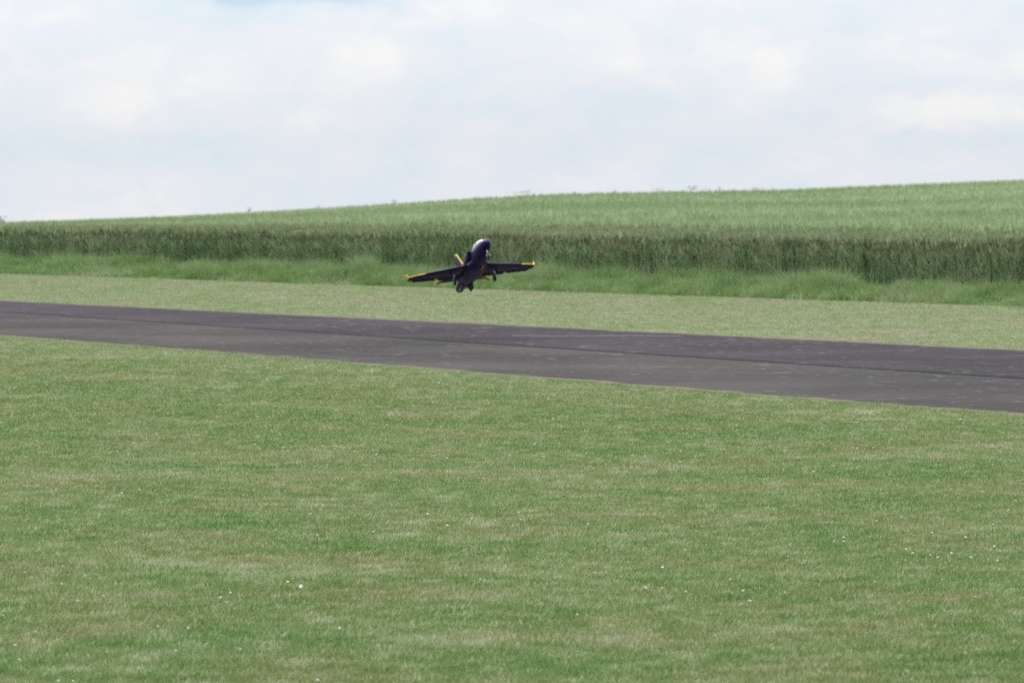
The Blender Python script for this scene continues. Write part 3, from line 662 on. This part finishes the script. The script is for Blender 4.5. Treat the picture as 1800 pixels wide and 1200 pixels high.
for sg in (-1, 1):
    def st(y_): # leading edge sweeps back, trailing edge nearly straight
        t_ = y_ / .762; c = .43 * (1 - t_) + .165 * t_; return (sg * y_, LEX - .285 * t_, -.045 + .020 * t_, c)
    wg = surface('wing', [st(.03), st(.25), st(.50), st(.585), st(.70), (sg * .742, LEX - .290, -.026, .150), (sg * .762, LEX - .315, -.024, .115)], m_navy, jet, th=.115, le=3)
    # winglet at the tip
    zt_ = -.024; base = [(LEX - .300, sg * .755, zt_ - .002), (LEX - .40, sg * .755, zt_ - .002)]
    tip = [(LEX - .385, sg * (.755 + .024), zt_ + .068), (LEX - .435, sg * (.755 + .024), zt_ + .068)]
    V = [];
    for (x_, y_, z_) in (base[0], base[1], tip[1], tip[0]): V += [(x_, y_ - .003, z_), (x_, y_ + .003, z_)]
    meshobj('winglet', V, [(0, 2, 4, 6), (1, 3, 5, 7), (0, 1, 3, 2), (2, 3, 5, 4), (4, 5, 7, 6), (6, 7, 1, 0)], m_yellow, wg, smooth=False)
    # flap and aileron panels, drooped
    for nm, y0_, y1_, dr in (('flap', .12, .40, .008), ('aileron', .44, .70, .004)):
        def te(y_): a = st(y_); return (a[1] - a[3], a[2])
        (xa, za), (xb, zb) = te(y0_), te(y1_)
        V = [(xa + .05, sg * y0_, za - .008), (xb + .04, sg * y1_, zb - .006), (xb - .003, sg * y1_, zb - .004 - dr), (xa - .004, sg * y0_, za - .004 - dr)]
        meshobj(nm, V, [(0, 1, 2, 3)], m_navy, wg, smooth=False, solid=.005)
    # small pale roundel-like mark under the outer wing
    c_ = st(.50); V = []; cx_ = c_[1] - .09
    for i in range(12):
        a = math.tau * i / 12; V.append((cx_ + .016 * math.cos(a), sg * .505 + .010 * math.sin(a), -.056))
    meshobj('wing_mark', V, [tuple(range(12))], m_mark, wg, smooth=False, solid=.002)
    # tailplane
    tp = surface('tailplane', [(sg * .02, -.48, .075, .20), (sg * .22, -.56, .075, .135), (sg * .235, -.566, .075, .130)], m_navy, jet, th=.08)
    surface('tailplane_tip', [(sg * .235, -.563, .075, .136), (sg * .29, -.582, .071, .115), (sg * .325, -.610, .057, .080), (sg * .338, -.635, .039, .045)], m_yellow, tp, th=.16)
    # ventral fin
    V = []
    for (x_, y_, z_) in ((-.34, sg * .045, -.055), (-.60, sg * .040, -.035), (-.60, sg * .078, -.100), (-.48, sg * .080, -.105)): V += [(x_, y_ - .004, z_), (x_, y_ + .004, z_)]
    meshobj('ventral_fin', V, [(0, 2, 4, 6), (1, 3, 5, 7), (0, 1, 3, 2), (2, 3, 5, 4), (4, 5, 7, 6), (6, 7, 1, 0)], m_navy, jet, smooth=False)
# fin with yellow leading edge
fin = surface('fin', [(.05, -.29, 0, .34), (.20, -.45, 0, .25), (.38, -.63, 0, .155), (.395, -.655, 0, .12)], m_navy, jet, th=.07, vertical=True)
surface('leading_edge', [(.10, -.330, 0, .055), (.20, -.438, 0, .05), (.382, -.618, 0, .05), (.402, -.645, 0, .10)], m_yellow, fin, th=.26, vertical=True)
# gear
def tube(name, a, b_, r1, r2, m_, parent, seg=10):
    a, b_ = Vector(a), Vector(b_); d = b_ - a; bm = bmesh.new()
    bmesh.ops.create_cone(bm, segments=seg, radius1=r1, radius2=r2, depth=d.length, cap_ends=True, matrix=Matrix.Translation((a + b_) / 2) @ d.to_track_quat('Z', 'Y').to_matrix().to_4x4())
    for f_ in bm.faces: f_.smooth = len(f_.verts) == 4
    me = bpy.data.meshes.new(name); bm.to_mesh(me); bm.free(); me.materials.append(m_); return link(bpy.data.objects.new(name, me), parent)
def wheel(c, r, wd, parent):
    prof = [(-wd * .5, r * .55), (-wd * .5, r * .85), (-wd * .3, r), (wd * .3, r), (wd * .5, r * .85), (wd * .5, r * .55), (-wd * .5, r * .55)]
    V = []; Fc = []; n_ = 24
    for i in range(n_):
        a = math.tau * i / n_
        for (yy, rr) in prof[:-1]: V.append((c[0] + rr * math.cos(a), c[1] + yy, c[2] + rr * math.sin(a)))
    k_ = len(prof) - 1
    for i in range(n_):
        for j in range(k_): Fc.append((i * k_ + j, i * k_ + (j + 1) % k_, ((i + 1) % n_) * k_ + (j + 1) % k_, ((i + 1) % n_) * k_ + j))
    w_ = meshobj('wheel', V, Fc, m_black, parent)
    tube('hub', (c[0], c[1] - wd * .45, c[2]), (c[0], c[1] + wd * .45, c[2]), r * .56, r * .56, m_hub, w_, 16); return w_
for sg in (-1, 1):
    mg = link(bpy.data.objects.new('main_gear', None), jet)
    tube('strut', (-.04, sg * .235, -.05), (-.065, sg * .255, -.125), .009, .007, m_steel, mg)
    tube('strut', (-.065, sg * .255, -.120), (-.08, sg * .245, -.150), .007, .007, m_steel, mg)
    tube('axle', (-.08, sg * .268, -.150), (-.08, sg * .225, -.150), .004, .004, m_steel, mg)
    wheel((-.08, sg * .240, -.150), .037, .026, mg)
    V = [(-.01, sg * .272, -.055), (-.08, sg * .272, -.055), (-.07, sg * .283, -.105), (-.02, sg * .283, -.105)]
    meshobj('gear_door', V, [(0, 1, 2, 3)], m_navy, mg, smooth=False, solid=.004)
ng = link(bpy.data.objects.new('nose_gear', None), jet)
tube('strut', (.655, .0, -.03), (.675, .0, -.125), .009, .007, m_steel, ng)
tube('fork', (.675, .016, -.120), (.67, .016, -.160), .005, .004, m_steel, ng)
tube('fork', (.675, -.016, -.120), (.67, -.016, -.160), .005, .004, m_steel, ng)
wheel((.67, 0, -.160), .030, .020, ng)
for sg in (-1, 1):
    V = [(.53, sg * .030, -.065), (.65, sg * .028, -.050), (.63, sg * .050, -.095), (.54, sg * .052, -.110)]
    meshobj('gear_door', V, [(0, 1, 2, 3)], m_door if sg > 0 else m_navy, ng, smooth=False, solid=.004)
V = [(.255, .030, -.103), (.255, .052, -.101), (.12, .052, -.1045), (.12, .030, -.1065)]
meshobj('belly_stripe', V, [(0, 1, 2, 3)], m_gold, fus, smooth=False, solid=.006)
